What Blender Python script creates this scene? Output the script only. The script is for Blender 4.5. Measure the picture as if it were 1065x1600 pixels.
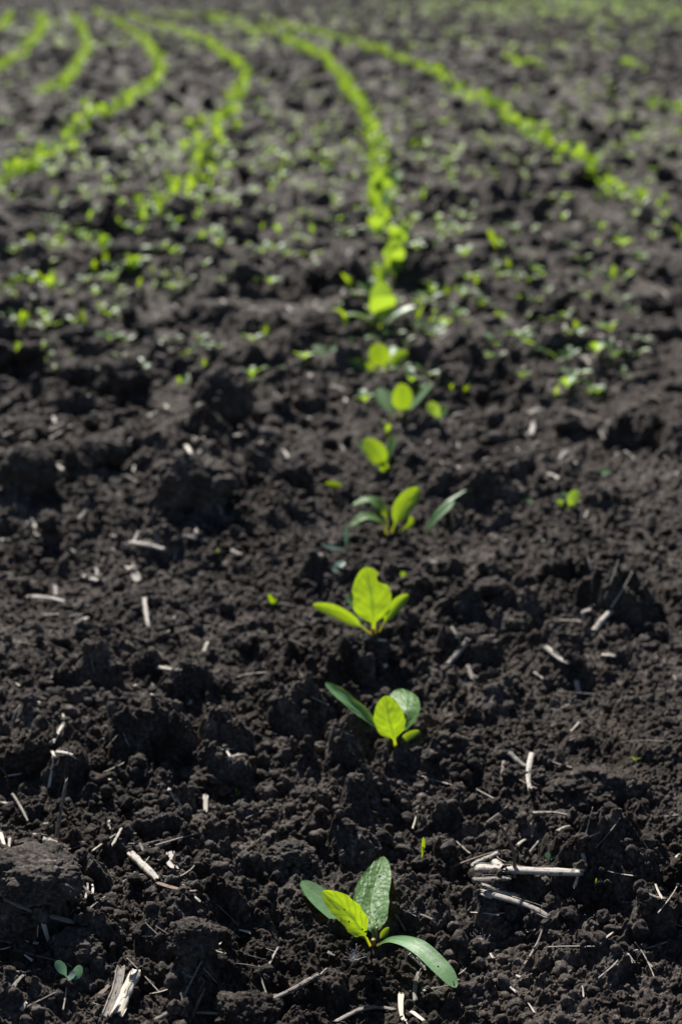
import bpy, math
import numpy as np
from mathutils import Vector

for o in list(bpy.data.objects):
    bpy.data.objects.remove(o)
SC = bpy.context.scene
COL = SC.collection

# ------------------------------------------------------------------ camera
FPX, HCAM = 2400.0, 0.43                     # focal length in pixels of the 1065x1600 photograph, camera height in metres
PITCH = math.atan(860 / 2400)
cam_d = bpy.data.cameras.new("camera")
cam_d.sensor_fit = 'VERTICAL'
cam_d.sensor_height = 36.0
cam_d.lens = 36.0 * FPX / 1600.0
cam_d.clip_start, cam_d.clip_end = 0.02, 2000.0
cam_d.dof.use_dof = True
cam_d.dof.focus_distance = 0.745
cam_d.dof.aperture_fstop = 9.0
cam = bpy.data.objects.new("camera", cam_d)
cam.location = (0, 0, HCAM)
cam.rotation_euler = (math.pi / 2 - PITCH, 0, 0)
COL.objects.link(cam)
SC.camera = cam

# ------------------------------------------------------------------ sky and sun
SUN_AZ, SUN_EL = math.radians(-16), math.radians(41)     # ahead of the camera and a little to the left
w = bpy.data.worlds.new("World")
SC.world = w
w.use_nodes = True
nt = w.node_tree
sky = nt.nodes.new("ShaderNodeTexSky")
sky.sky_type = 'NISHITA'
sky.sun_disc = False
sky.sun_elevation = SUN_EL
sky.sun_rotation = SUN_AZ
sky.air_density = 0.7
sky.dust_density = 0.3
nt.links.new(sky.outputs[0], nt.nodes["Background"].inputs[0])
nt.nodes["Background"].inputs[1].default_value = 0.05
sun_d = bpy.data.lights.new("sun", 'SUN')
sun_d.energy = 5.0
sun_d.angle = math.radians(0.5)
sun_d.color = (1.0, 0.96, 0.9)
sun = bpy.data.objects.new("sun", sun_d)
sv = Vector((math.sin(SUN_AZ) * math.cos(SUN_EL), math.cos(SUN_AZ) * math.cos(SUN_EL), math.sin(SUN_EL)))
sun.rotation_euler = sv.to_track_quat('Z', 'Y').to_euler()
sun.location = (0, 0, 10)
COL.objects.link(sun)
SC.view_settings.view_transform = 'Standard'
SC.view_settings.look = 'None'
SC.view_settings.gamma = 1.0
SC.view_settings.exposure = 0.98
SC.cycles.use_denoising = True
SC.cycles.max_bounces = 6
SC.cycles.transmission_bounces = 6

# ------------------------------------------------------------------ numpy noise
def h2(ix, iy, seed):
    a = ix.astype(np.int64).astype(np.uint32) * np.uint32(374761393) + iy.astype(np.int64).astype(np.uint32) * np.uint32(668265263) + np.uint32((seed * 974634777 + 12345) & 0xffffffff)
    a = (a ^ (a >> np.uint32(13))) * np.uint32(1274126177)
    a = (a ^ (a >> np.uint32(16))) * np.uint32(2246822519)
    a = a ^ (a >> np.uint32(15))
    return a.astype(np.float32) * np.float32(1.0 / 4294967296.0)

def vnoise(x, y, seed):
    ix, iy = np.floor(x), np.floor(y)
    fx, fy = (x - ix).astype(np.float32), (y - iy).astype(np.float32)
    fx = fx * fx * (3 - 2 * fx); fy = fy * fy * (3 - 2 * fy)
    a, b = h2(ix, iy, seed), h2(ix + 1, iy, seed)
    c, d = h2(ix, iy + 1, seed), h2(ix + 1, iy + 1, seed)
    return (a + (b - a) * fx) * (1 - fy) + (c + (d - c) * fx) * fy - 0.5

def fbm(x, y, seed, n=4):
    s, a = 0, 1.0
    for k in range(n):
        s = s + a * vnoise(x, y, seed + k * 17)
        x, y, a = x * 2.03 + 7.7, y * 2.03 - 3.1, a * 0.5
    return s

def lumps(x, y, s, seed, rmin, rmax, prob):
    """height of scattered half-buried rounded grains, cell size s (metres)"""
    x, y = x / s, y / s
    ix, iy = np.floor(x), np.floor(y)
    best = np.zeros_like(x, dtype=np.float32)
    for dx in (-1, 0, 1):
        for dy in (-1, 0, 1):
            cx, cy = ix + dx, iy + dy
            k = h2(cx, cy, seed + 3)
            r = (rmin + (rmax - rmin) * h2(cx, cy, seed + 2)) * (k < prob)
            ex = x - cx - h2(cx, cy, seed)
            ey = y - cy - h2(cx, cy, seed + 1)
            q = 0.7 + 0.6 * h2(cx, cy, seed + 4)
            sh = h2(cx, cy, seed + 5) - 0.5
            ex = ex + sh * ey
            h = r * r - (ex * ex * q + ey * ey / q)
            top = r * (0.62 + 0.3 * k) + (h2(cx, cy, seed + 6) - 0.5) * 1.9 * ex + (h2(cx, cy, seed + 7) - 0.5) * 1.9 * ey
            h = np.minimum(np.sqrt(np.maximum(h, 0)) * 1.15, top)
            best = np.maximum(best, h)
    return best * s

def height(x, y, dx=0.0):
    """soil surface; dx = spacing of the mesh there, finer grains than that are skipped"""
    x = np.asarray(x, dtype=np.float64); y = np.asarray(y, dtype=np.float64)
    wx = x + 0.006 * fbm(x / 0.03, y / 0.03, 5, 2) + 0.0016 * fbm(x / 0.006, y / 0.006, 9, 2)
    wy = y + 0.006 * fbm(x / 0.03, y / 0.03, 6, 2) + 0.0016 * fbm(x / 0.006, y / 0.006, 10, 2)
    z = 0.026 * fbm(x / 0.30, y / 0.30, 21, 3) + 0.015 * fbm(x / 0.075, y / 0.075, 31, 3)
    rough = np.clip(0.75 + 1.6 * fbm(x / 0.13, y / 0.13, 41, 2), 0.25, 1.5)
    farb = np.clip((y - 1.0) / 1.2, 0, 1) * np.clip((0.35 - x / np.maximum(y, .3)) * 3, 0.25, 1)
    out = z + farb * 0.5 * lumps(wx, wy, 0.085, 51, 0.2, 0.6, 0.45)
    out = out + rough * 0.95 * lumps(wx, wy, 0.034, 61, 0.2, 0.72, 0.42)
    m = np.asarray(dx) + np.zeros_like(x)
    def layer(s, seed, amp, rmin, rmax, prob):
        k = m < s * 0.5
        if not k.any(): return 0
        r = np.zeros_like(x)
        r[k] = lumps(wx[k], wy[k], s, seed, rmin, rmax, prob)
        return amp * r
    out = out + rough * layer(0.015, 71, 0.70, 0.2, 0.75, 0.6)
    out = out + (0.5 + 0.5 * rough) * layer(0.0075, 81, 0.70, 0.2, 0.75, 0.6)
    out = out + layer(0.0038, 91, 0.80, 0.2, 0.78, 0.75)
    out = out + layer(0.0020, 95, 0.85, 0.2, 0.8, 0.8)
    k = m < 0.0016
    if k.any():
        t = np.zeros_like(x)
        t[k] = 0.0011 * fbm(x[k] / 0.0024, y[k] / 0.0024, 101, 3)
        out = out + t
    return out - 0.02

GRID = {}
def hq(x, y):
    """surface height read back from the finished ground sheet"""
    x = np.asarray(x, float); y = np.asarray(y, float)
    yy, uu, Z = GRID["ys"], GRID["us"], GRID["Z"]
    y = np.maximum(y, yy[0])
    u = x / y
    i = np.clip(np.searchsorted(yy, y) - 1, 0, len(yy) - 2); j = np.clip(np.searchsorted(uu, u) - 1, 0, len(uu) - 2)
    a = np.clip((y - yy[i]) / (yy[i + 1] - yy[i]), 0, 1); b = np.clip((u - uu[j]) / (uu[j + 1] - uu[j]), 0, 1)
    return (Z[i, j] * (1 - b) + Z[i, j + 1] * b) * (1 - a) + (Z[i + 1, j] * (1 - b) + Z[i + 1, j + 1] * b) * a
def H(x, y):
    return float(hq(x, y))

CP, SP = math.cos(PITCH), math.sin(PITCH)
def ray(px, py):
    u, v = (px - 532.5) / FPX, (800.0 - py) / FPX
    return np.array([u, CP + v * SP, -SP + v * CP])
def at(px, py, Y):
    d = ray(px, py)
    t = Y / d[1]
    return np.array([d[0] * t, Y, HCAM + d[2] * t])
def gnd(px, py):
    """where the sight line through a photograph pixel meets the soil"""
    d = ray(px, py)
    z = 0.0
    for _ in range(6):
        t = (HCAM - z) / -d[2]
        z = 0.5 * z + 0.5 * H(d[0] * t, d[1] * t)
    t = (HCAM - z) / -d[2]
    x, y = d[0] * t, d[1] * t
    return np.array([x, y, H(x, y)])

# ------------------------------------------------------------------ mesh helpers
def mesh_np(name, V, F, mat, uv=None, smooth=True, parent=None, att=None, loc=None):
    V = np.ascontiguousarray(V, dtype=np.float32)
    me = bpy.data.meshes.new(name)
    F = np.ascontiguousarray(F, dtype=np.int32)
    n, k = F.shape
    me.vertices.add(len(V)); me.vertices.foreach_set("co", V.ravel())
    me.loops.add(n * k); me.loops.foreach_set("vertex_index", F.ravel())
    me.polygons.add(n)
    me.polygons.foreach_set("loop_start", np.arange(0, n * k, k, dtype=np.int32))
    me.polygons.foreach_set("use_smooth", np.full(n, smooth))
    if uv is not None:
        l = me.uv_layers.new(name="UVMap")
        l.data.foreach_set("uv", np.ascontiguousarray(uv[F.ravel()], dtype=np.float32).ravel())
    if att is not None:
        a = me.attributes.new("tint", 'FLOAT', 'POINT')
        a.data.foreach_set("value", np.ascontiguousarray(att, dtype=np.float32))
    me.materials.append(mat)
    me.update(calc_edges=True)
    o = bpy.data.objects.new(name, me)
    if loc is not None: o.location = loc
    if parent is not None: o.parent = parent
    COL.objects.link(o)
    return o

class Mb:
    """collects vertices, faces and uv for ONE mesh"""
    def __init__(s): s.V, s.F, s.U, s.n = [], [], [], 0
    def add(s, V, F, U=None):
        s.V.append(V); s.F.append(np.asarray(F) + s.n)
        s.U.append(np.zeros((len(V), 2)) if U is None else U); s.n += len(V)
    def build(s, name, mat, parent=None, loc=None):
        return mesh_np(name, np.concatenate(s.V), np.concatenate(s.F), mat, np.concatenate(s.U), True, parent, None, loc)

def grid_faces(nu, nv):
    i = np.arange((nu - 1) * (nv - 1)); a = (i // (nv - 1)) * nv + i % (nv - 1)
    return np.stack([a, a + 1, a + nv + 1, a + nv], 1)

def norm(v): return v / np.maximum(np.linalg.norm(v, axis=-1, keepdims=True), 1e-12)

def spline(P, n, s=None):
    P = np.asarray(P, float)
    Q = np.vstack([2 * P[0] - P[1], P, 2 * P[-1] - P[-2]])
    m = len(P) - 1
    t = np.linspace(0, m, n) if s is None else np.asarray(s) * m; k = np.minimum(t.astype(int), m - 1); f = (t - k)[:, None]
    a, b, c, d = Q[k], Q[k + 1], Q[k + 2], Q[k + 3]
    return 0.5 * (2 * b + (c - a) * f + (2 * a - 5 * b + 4 * c - d) * f ** 2 + (3 * b - a - 3 * c + d) * f ** 3)

def tag(o, label, cat, group=None, kind=None):
    if label: o["label"] = label
    if cat: o["category"] = cat
    if group: o["group"] = group
    if kind: o["kind"] = kind
    return o

def empty(name, loc, rz=0.0):
    o = bpy.data.objects.new(name, None)
    o.location = loc; o.rotation_euler = (0, 0, rz); o.empty_display_size = 0.01
    COL.objects.link(o)
    return o

# ------------------------------------------------------------------ materials
def newmat(name):
    m = bpy.data.materials.new(name); m.use_nodes = True
    return m, m.node_tree.nodes, m.node_tree.links

def ramp(N, stops):
    r = N.new("ShaderNodeValToRGB"); e = r.color_ramp.elements
    while len(e) < len(stops): e.new(0.5)
    for el, (p, c) in zip(e, stops): el.position = p; el.color = (*c, 1)
    return r

def soil_material(name, gain=1.0):
    m, N, L = newmat(name)
    b = N["Principled BSDF"]
    tc = N.new("ShaderNodeNewGeometry")
    n1 = N.new("ShaderNodeTexNoise"); n1.inputs["Scale"].default_value = 55; n1.inputs["Detail"].default_value = 8; n1.inputs["Roughness"].default_value = 0.7
    n2 = N.new("ShaderNodeTexNoise"); n2.inputs["Scale"].default_value = 420; n2.inputs["Detail"].default_value = 5; n2.inputs["Roughness"].default_value = 0.7
    for n in (n1, n2): L.new(tc.outputs["Position"], n.inputs["Vector"])
    g = gain
    r1 = ramp(N, [(0.32, (0.027 * g, 0.0212 * g, 0.0176 * g)), (0.50, (0.055 * g, 0.0460 * g, 0.0396 * g)), (0.70, (0.130 * g, 0.114 * g, 0.102 * g))])  # pale end is dry crumbs, brightened to put sunlit glints into the colour
    L.new(n1.outputs[0], r1.inputs[0])
    r2 = ramp(N, [(0.34, (0.42, 0.41, 0.40)), (0.52, (1, 1, 1)), (0.66, (2.2, 2.15, 2.1))])
    L.new(n2.outputs[0], r2.inputs[0])
    mx = N.new("ShaderNodeMix"); mx.data_type = 'RGBA'; mx.blend_type = 'MULTIPLY'; mx.inputs[0].default_value = 1
    L.new(r1.outputs[0], mx.inputs[6]); L.new(r2.outputs[0], mx.inputs[7])
    n0 = N.new("ShaderNodeTexNoise"); n0.inputs["Scale"].default_value = 9; n0.inputs["Detail"].default_value = 4
    L.new(tc.outputs["Position"], n0.inputs["Vector"])
    r0 = ramp(N, [(0.36, (0.66, 0.62, 0.58)), (0.52, (1, 1, 1)), (0.66, (1.3, 1.28, 1.26))])
    L.new(n0.outputs[0], r0.inputs[0])
    mz = N.new("ShaderNodeMix"); mz.data_type = 'RGBA'; mz.blend_type = 'MULTIPLY'; mz.inputs[0].default_value = 1
    L.new(mx.outputs[2], mz.inputs[6]); L.new(r0.outputs[0], mz.inputs[7])
    L.new(mz.outputs[2], b.inputs["Base Color"])
    b.inputs["Roughness"].default_value = 0.78
    b.inputs["Specular IOR Level"].default_value = 0.13
    n3 = N.new("ShaderNodeTexNoise"); n3.inputs["Scale"].default_value = 1100; n3.inputs["Detail"].default_value = 4; n3.inputs["Roughness"].default_value = 0.75
    L.new(tc.outputs["Position"], n3.inputs["Vector"])
    bp = N.new("ShaderNodeBump"); bp.inputs["Strength"].default_value = 0.9; bp.inputs["Distance"].default_value = 0.0012
    L.new(n3.outputs[0], bp.inputs["Height"]); L.new(bp.outputs[0], b.inputs["Normal"])
    return m

def leaf_material(name, refl, trans, fac=0.5, rough=0.42, veins=True, petiole=None, spec=0.32):
    m, N, L = newmat(name)
    b = N["Principled BSDF"]; out = N["Material Output"]
    uv = N.new("ShaderNodeUVMap")
    sx = N.new("ShaderNodeSeparateXYZ"); L.new(uv.outputs[0], sx.inputs[0])
    geo = N.new("ShaderNodeNewGeometry")
    ns = N.new("ShaderNodeTexNoise"); ns.inputs["Scale"].default_value = 260; ns.inputs["Detail"].default_value = 4
    L.new(geo.outputs["Position"], ns.inputs["Vector"])
    def math_(op, a, bb=None, clamp=False):
        n = N.new("ShaderNodeMath"); n.operation = op; n.use_clamp = clamp
        for i, v in enumerate((a, bb)):
            if v is None: continue
            if isinstance(v, (int, float)): n.inputs[i].default_value = v
            else: L.new(v, n.inputs[i])
        return n.outputs[0]
    ax = math_('ABSOLUTE', math_('SUBTRACT', sx.outputs[0], 0.5))           # 0 on the midrib, 0.5 at the margin
    mid = math_('SUBTRACT', 1.0, math_('MULTIPLY', ax, 14.0), True)
    # side veins sweep forward from the midrib
    ph = math_('SUBTRACT', math_('MULTIPLY', sx.outputs[1], 52.0), math_('MULTIPLY', ax, 24.0))
    ph = math_('ADD', ph, math_('MULTIPLY', ns.outputs[0], 5.0))
    sv_ = math_('POWER', math_('ADD', math_('MULTIPLY', math_('SINE', ph), 0.5), 0.5), 9.0)
    vein = math_('MAXIMUM', mid, math_('MULTIPLY', sv_, 0.7), True)
    def mix(c1, c2, f):
        n = N.new("ShaderNodeMix"); n.data_type = 'RGBA'
        L.new(f, n.inputs[0])
        for i, c in ((6, c1), (7, c2)):
            if isinstance(c, tuple): n.inputs[i].default_value = (*c, 1)
            else: L.new(c, n.inputs[i])
        return n.outputs[2]
    cr = mix(tuple(0.8 * v for v in refl), tuple(1.25 * v for v in refl), ns.outputs[0])
    ct = mix(tuple(0.9 * v for v in trans), tuple(1.05 * v for v in trans), ns.outputs[0])
    if veins:
        vf = math_('MULTIPLY', vein, 1.0, True)
        cr = mix(cr, (refl[0] * 1.9 + .02, refl[1] * 1.5, refl[2] * 1.6), vf)
        ct = mix(ct, (trans[0] * 0.42, trans[1] * 0.5, trans[2]), vf)
    if petiole:
        pf = math_('SUBTRACT', 1.0, math_('MULTIPLY', sx.outputs[1], 4.2), True)
        cr = mix(cr, petiole[0], pf); ct = mix(ct, petiole[1], pf)
    L.new(cr, b.inputs["Base Color"])
    b.inputs["Roughness"].default_value = rough
    b.inputs["Specular IOR Level"].default_value = spec
    bp = N.new("ShaderNodeBump"); bp.inputs["Strength"].default_value = 0.35; bp.inputs["Distance"].default_value = 0.0006
    vo = N.new("ShaderNodeTexVoronoi"); vo.inputs["Scale"].default_value = 380
    L.new(geo.outputs["Position"], vo.inputs["Vector"])
    if veins:
        bp.inputs["Strength"].default_value = 0.55; bp.inputs["Distance"].default_value = 0.0008
    hh = math_('SUBTRACT', math_('MULTIPLY', ns.outputs[0], 0.9), math_('MULTIPLY', vein, 0.7)) if veins else ns.outputs[0]
    if veins: hh = math_('SUBTRACT', hh, math_('MULTIPLY', vo.outputs[0], 0.7))
    L.new(hh, bp.inputs["Height"]); L.new(bp.outputs[0], b.inputs["Normal"])
    tr = N.new("ShaderNodeBsdfTranslucent"); L.new(ct, tr.inputs[0])
    ms = N.new("ShaderNodeMixShader"); ms.inputs[0].default_value = fac
    L.new(b.outputs[0], ms.inputs[1]); L.new(tr.outputs[0], ms.inputs[2]); L.new(ms.outputs[0], out.inputs[0])
    return m

def straw_material(name, dark, light, spot=0.35):
    m, N, L = newmat(name)
    b = N["Principled BSDF"]
    uv = N.new("ShaderNodeUVMap")
    mp = N.new("ShaderNodeMapping"); mp.inputs["Scale"].default_value = (26, 2.2, 1); L.new(uv.outputs[0], mp.inputs[0])
    oi = N.new("ShaderNodeObjectInfo")
    n1 = N.new("ShaderNodeTexNoise"); n1.noise_dimensions = '4D'; n1.inputs["Scale"].default_value = 1.0; n1.inputs["Detail"].default_value = 5; n1.inputs["Roughness"].default_value = 0.65
    L.new(mp.outputs[0], n1.inputs["Vector"])
    mm = N.new("ShaderNodeMath"); mm.operation = 'MULTIPLY'; mm.inputs[1].default_value = 40; L.new(oi.outputs["Random"], mm.inputs[0]); L.new(mm.outputs[0], n1.inputs["W"])
    geo = N.new("ShaderNodeNewGeometry")
    n2 = N.new("ShaderNodeTexNoise"); n2.inputs["Scale"].default_value = 330; n2.inputs["Detail"].default_value = 5; n2.inputs["Roughness"].default_value = 0.7
    L.new(geo.outputs["Position"], n2.inputs["Vector"])
    r = ramp(N, [(0.32, dark), (0.52, tuple(0.5 * (a + c) for a, c in zip(dark, light))), (0.68, light)])
    L.new(n1.outputs[0], r.inputs[0])
    r2 = ramp(N, [(0.36, (0.22, 0.2, 0.19)), (0.36 + spot * 0.3, (1, 1, 1))])
    L.new(n2.outputs[0], r2.inputs[0])
    mx = N.new("ShaderNodeMix"); mx.data_type = 'RGBA'; mx.blend_type = 'MULTIPLY'; mx.inputs[0].default_value = 1
    L.new(r.outputs[0], mx.inputs[6]); L.new(r2.outputs[0], mx.inputs[7])
    L.new(mx.outputs[2], b.inputs["Base Color"])
    b.inputs["Roughness"].default_value = 0.6
    b.inputs["Specular IOR Level"].default_value = 0.35
    bp = N.new("ShaderNodeBump"); bp.inputs["Strength"].default_value = 0.6; bp.inputs["Distance"].default_value = 0.0006
    L.new(n1.outputs[0], bp.inputs["Height"]); L.new(bp.outputs[0], b.inputs["Normal"])
    return m

SOIL = soil_material("dark_soil")
CLOD = soil_material("clod_soil", 0.95)
BEET = leaf_material("beet_leaf", (0.105, 0.23, 0.07), (0.40, 0.56, 0.006), 0.45, 0.48, True, ((0.22, 0.2, 0.04), (0.55, 0.42, 0.02)))
COTY = leaf_material("seed_leaf", (0.13, 0.265, 0.105), (0.28, 0.42, 0.02), 0.38, 0.48, False, ((0.2, 0.24, 0.06), (0.5, 0.45, 0.03)))
ROWL = leaf_material("row_leaf", (0.11, 0.23, 0.08), (0.39, 0.56, 0.03), 0.45, 0.42, False, None, 0.45)
WEED = leaf_material("weed_leaf", (0.12, 0.24, 0.10), (0.36, 0.54, 0.03), 0.5, 0.46, False, None, 0.35)
GRAS = leaf_material("grass_leaf", (0.08, 0.2, 0.03), (0.34, 0.48, 0.006), 0.5, 0.45, False, None)
STEM = leaf_material("stem_skin", (0.20, 0.17, 0.05), (0.45, 0.30, 0.03), 0.25, 0.45, False, None)
REDS = leaf_material("red_stem", (0.16, 0.04, 0.04), (0.30, 0.05, 0.03), 0.2, 0.5, False, None)
STRAW = straw_material("pale_straw", (0.22, 0.19, 0.155), (0.50, 0.46, 0.40))
STRAW_D = straw_material("grey_straw", (0.09, 0.075, 0.062), (0.27, 0.235, 0.20))
STRAW_B = straw_material("brown_straw", (0.07, 0.042, 0.03), (0.22, 0.145, 0.10))
CHAFF = straw_material("white_chaff", (0.42, 0.37, 0.29), (0.66, 0.60, 0.50), 0.15)
m, N, L = newmat("white_fluff")
N["Principled BSDF"].inputs["Base Color"].default_value = (0.75, 0.78, 0.82, 1)
N["Principled BSDF"].inputs["Roughness"].default_value = 0.35
FLUFF = m

# ------------------------------------------------------------------ soil ground: one sheet, finer near the camera
Q = 0.44
def axis_steps():
    ys, y = [], 0.22
    while y < 60:
        ys.append(y)
        base = 0.0009 * Q * (max(y, 0.45) / 0.6) ** 1.48
        if y < 0.5: base = 0.0013 * Q + 0.004 * max(0, 0.5 - y)
        y += base
    y = ys[-1]; d = y - ys[-2]
    while y < 900:
        d *= 1.25; y += d; ys.append(y)
    us, u = [0.0], 0.0
    while u < 3.5:
        du = 0.00125 * Q * (1 if u < 0.25 else 1 + ((u - 0.25) / 0.06) ** 1.2)
        u += du; us.append(u)
    us = np.array(us)
    return np.array(ys), np.concatenate([-us[:0:-1], us]), np.concatenate([-np.gradient(us)[:0:-1], np.gradient(us)])
ys, us, du = axis_steps()
du = np.abs(du)
X = ys[:, None] * us[None, :]
Y = np.repeat(ys[:, None], len(us), 1)
Zg = np.empty(X.shape, np.float32)
for i in range(0, len(ys), 120):
    s = slice(i, i + 120)
    Zg[s] = height(X[s], Y[s], Y[s] * du[None, :])
fade = np.clip((140 - Y) / 60, 0, 1)
Zg = Zg * fade - 0.01 * (1 - fade)
GRID.update(ys=ys, us=us, Z=Zg)
# close the sheet behind the camera
back = np.array([[0.05, 1.6], [-1.0, 10.0], [-20.0, 80.0], [-300.0, 300.0]])
Xb = np.stack([us * b_[1] for b_ in back[::-1]]); Yb = np.stack([np.full(len(us), b_[0]) for b_ in back[::-1]])
X = np.vstack([Xb, X]); Y = np.vstack([Yb, Y]); Zg = np.vstack([np.zeros_like(Xb) - 0.005, Zg])
V = np.stack([X, Y, Zg], -1).reshape(-1, 3)
soil = mesh_np("ground", V, grid_faces(*X.shape), SOIL)
tag(soil, None, None, kind="structure")
print("ground verts", len(V), X.shape)
del X, Y, Zg, V

# ------------------------------------------------------------------ crumbs of soil: uncountable
rng = np.random.default_rng(7)
def ico(sub):
    import bmesh
    bm = bmesh.new(); bmesh.ops.create_icosphere(bm, subdivisions=sub, radius=1.0)
    V = np.array([v.co[:] for v in bm.verts]); F = np.array([[v.index for v in f.verts] for f in bm.faces]); bm.free()
    return V, F
ICO = {k: ico(k) for k in (2, 3, 4, 5, 6)}

def h3(ix, iy, iz, seed):
    return h2(ix + iz * 57, iy - iz * 131, seed)
def lumps3(P, s, seed, rmin=0.3, rmax=0.8):
    P = P / s; I = np.floor(P); best = np.zeros(len(P))
    for dx in (-1, 0, 1):
        for dy in (-1, 0, 1):
            for dz in (-1, 0, 1):
                c = I + np.array([dx, dy, dz])
                a = [h3(c[:, 0], c[:, 1], c[:, 2], seed + k) for k in range(4)]
                d2 = sum((P[:, k] - c[:, k] - a[k]) ** 2 for k in range(3))
                r = rmin + (rmax - rmin) * a[3]
                best = np.maximum(best, np.sqrt(np.maximum(r * r - d2, 0)))
    return best * s
def vn3(P, seed):
    return (vnoise(P[:, 0] + 0.37 * P[:, 2], P[:, 1] + 0.7 * P[:, 2], seed) + vnoise(P[:, 1] - 0.4 * P[:, 0], P[:, 2] + 0.3 * P[:, 0], seed + 1) + vnoise(P[:, 2] - 0.3 * P[:, 1], P[:, 0] + 0.5 * P[:, 1], seed + 2)) / 1.5

def clod_shape(sub, seed, fine=(0.5, 0.24, 0.12), amp=(0.42, 0.65, 0.9), facet=0.65):
    V, F = ICO[sub]
    V = V.copy()
    r_ = np.random.default_rng(seed)
    # broken, faceted block: cut the ball by a few planes, then roughen
    rad = np.ones(len(V))
    for _ in range(9):
        n = norm(r_.normal(size=3)); d = 0.62 + 0.3 * r_.random()
        c = V @ n
        rad = np.where(c * rad > d, rad * (1 - facet) + facet * d / np.maximum(c, 0.1), rad)
    P = V * rad[:, None]
    off = r_.random(3) * 50
    rr = rad + 0.30 * vn3(P * 1.6 + off, seed) + 0.12 * vn3(P * 4 + off, seed + 5)
    for k, (s, a) in enumerate(zip(fine, amp)):
        rr = rr + a * lumps3(V * rr[:, None] + off, s, seed + 11 * k)
    rr = rr - 0.25 * sum(f * a for f, a in zip(fine, amp))
    return V * rr[:, None], F

def rotm(r_):
    q = norm(r_.normal(size=4)); w_, x, y, z = q
    return np.array([[1 - 2 * (y * y + z * z), 2 * (x * y - z * w_), 2 * (x * z + y * w_)],
                     [2 * (x * y + z * w_), 1 - 2 * (x * x + z * z), 2 * (y * z - x * w_)],
                     [2 * (x * z - y * w_), 2 * (y * z + x * w_), 1 - 2 * (x * x + y * y)]])

small_t = [clod_shape(3, 100 + k, (0.7, 0.3), (0.35, 0.5), 0.8) for k in range(8)]
tiny_t = [clod_shape(2, 300 + k, (0.6,), (0.4,), 0.7) for k in range(8)]
big_t = [clod_shape(4, 200 + k, (0.5, 0.22, 0.12), (0.4, 0.6, 0.7), 0.8) for k in range(8)]
HERO = [tuple(gnd(a, b)[:2]) for a, b in ((583, 1478), (560, 1440), (600, 1420), (618, 1174))]   # seedlings stand in finer soil
mb = Mb()
def crumbs(n, y0, y1, smin, smax, power):
    # even density on the ground, inside and beside the view
    yy = np.sqrt(y0 ** 2 + (y1 ** 2 - y0 ** 2) * rng.random(n)); uu = rng.uniform(-0.36, 0.36, n)
    xx = yy * uu
    cl = fbm(xx / 0.09, yy / 0.09, 301, 2) + 0.22 * rng.standard_normal(n)
    keep = cl > -0.15
    for hx, hy in HERO: keep &= (xx - hx) ** 2 + ((yy - hy - 0.015) / 1.3) ** 2 > 0.026 ** 2
    xx, yy = xx[keep], yy[keep]
    zz = hq(xx, yy)
    ss = smin + (smax - smin) * rng.random(len(xx)) ** power
    for x, y, z, s in zip(xx, yy, zz, ss):
        T = big_t if s > 0.0042 and y < 1.2 else (small_t if y < 6 else tiny_t)
        Vt, Ft = T[rng.integers(8)]
        S = s * (0.75 + 0.5 * rng.random(3))
        P = (Vt * S) @ rotm(rng).T + np.array([x, y, z + s * (0.45 * rng.random() + 0.05)])
        mb.add(P, Ft)
crumbs(20000, 0.42, 1.3, 0.0006, 0.0046, 3.4)
crumbs(2200, 1.3, 2.6, 0.003, 0.011, 2.2)
crumbs(2500, 2.6, 7.0, 0.006, 0.024, 2.0)
crumbs(7000, 6.0, 10.0, 0.008, 0.028, 1.6)
crumbs(22000, 9.0, 22.0, 0.012, 0.040, 1.6)
tag(mb.build("soil_crumbs", CLOD), "loose crumbs of dark soil strewn all over the bed", "soil", kind="stuff")

# ------------------------------------------------------------------ clods
def clod(px, py, wpx, hk, label, seed, sub=6, group=None, sink=0.22):
    g = gnd(px, py)
    dist = math.hypot(g[1], HCAM - g[2])
    r = wpx / FPX * dist * 0.5
    k = max(1.0, r / 0.012)
    V_, F_ = clod_shape(sub, seed, (0.55 / k ** .3, 0.22 / k ** .3, 0.11 / k ** .3))
    V_ = V_ * np.array([r, r * 0.9, r * hk])
    o = mesh_np("soil_clod", V_, F_, CLOD, loc=(g[0], g[1] + r * 0.5, g[2] + r * hk * (1 - 2 * sink) * 0.9))
    tag(o, label, "soil clod", group)
    return o
G_CL = "soil clods"
clod(48, 1402, 145, 0.5, "broad flat topped soil clod at the left edge above the grey twig", 1)
clod(345, 668, 100, 0.95, "big dark soil clod with a black face, right of its smaller neighbour", 2)
clod(193, 632, 86, 1.0, "dark rounded soil clod left of the big black faced clod", 3)
clod(116, 352, 52, 1.0, "lone dark upright clod far back on the left below a bright row", 4, 5)
clod(42, 772, 100, 0.9, "dark soil clod at the left edge sheltering a tiny blue green weed", 5)
clod(298, 800, 125, 0.85, "wide dark clod in the middle left above scattered straw", 6)
clod(150, 728, 80, 0.7, "low crumbled clod between two dark clods on the left", 7)
clod(118, 600, 62, 0.8, "dark clod left of the row of blocky clods, below bright weeds", 8, 5)
clod(455, 762, 62, 0.9, "rough crumbly clod left of the seedling row with a jagged top", 9)
clod(192, 1312, 32, 0.95, "small round clod beside a white chip in the left foreground", 10, 5)
clod(925, 1262, 130, 0.55, "broad mounded clod on the right beyond the scattered straw", 11)
clod(388, 1622, 100, 0.75, "rough lump of soil cut by the bottom edge left of centre", 12)
clod(385, 455, 46, 0.9, "small dark clod far left of the bright central seedlings", 13, 5)
clod(380, 382, 50, 0.85, "dark clod among the pale weeds far left of the row", 14, 5)
clod(300, 1490, 90, 0.6, "crumbly clod in the left foreground with a flat lit top", 15)
clod(452, 1352, 70, 0.5, "crumbly clod just behind the left seed leaf tip of the front seedling", 16)
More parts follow.
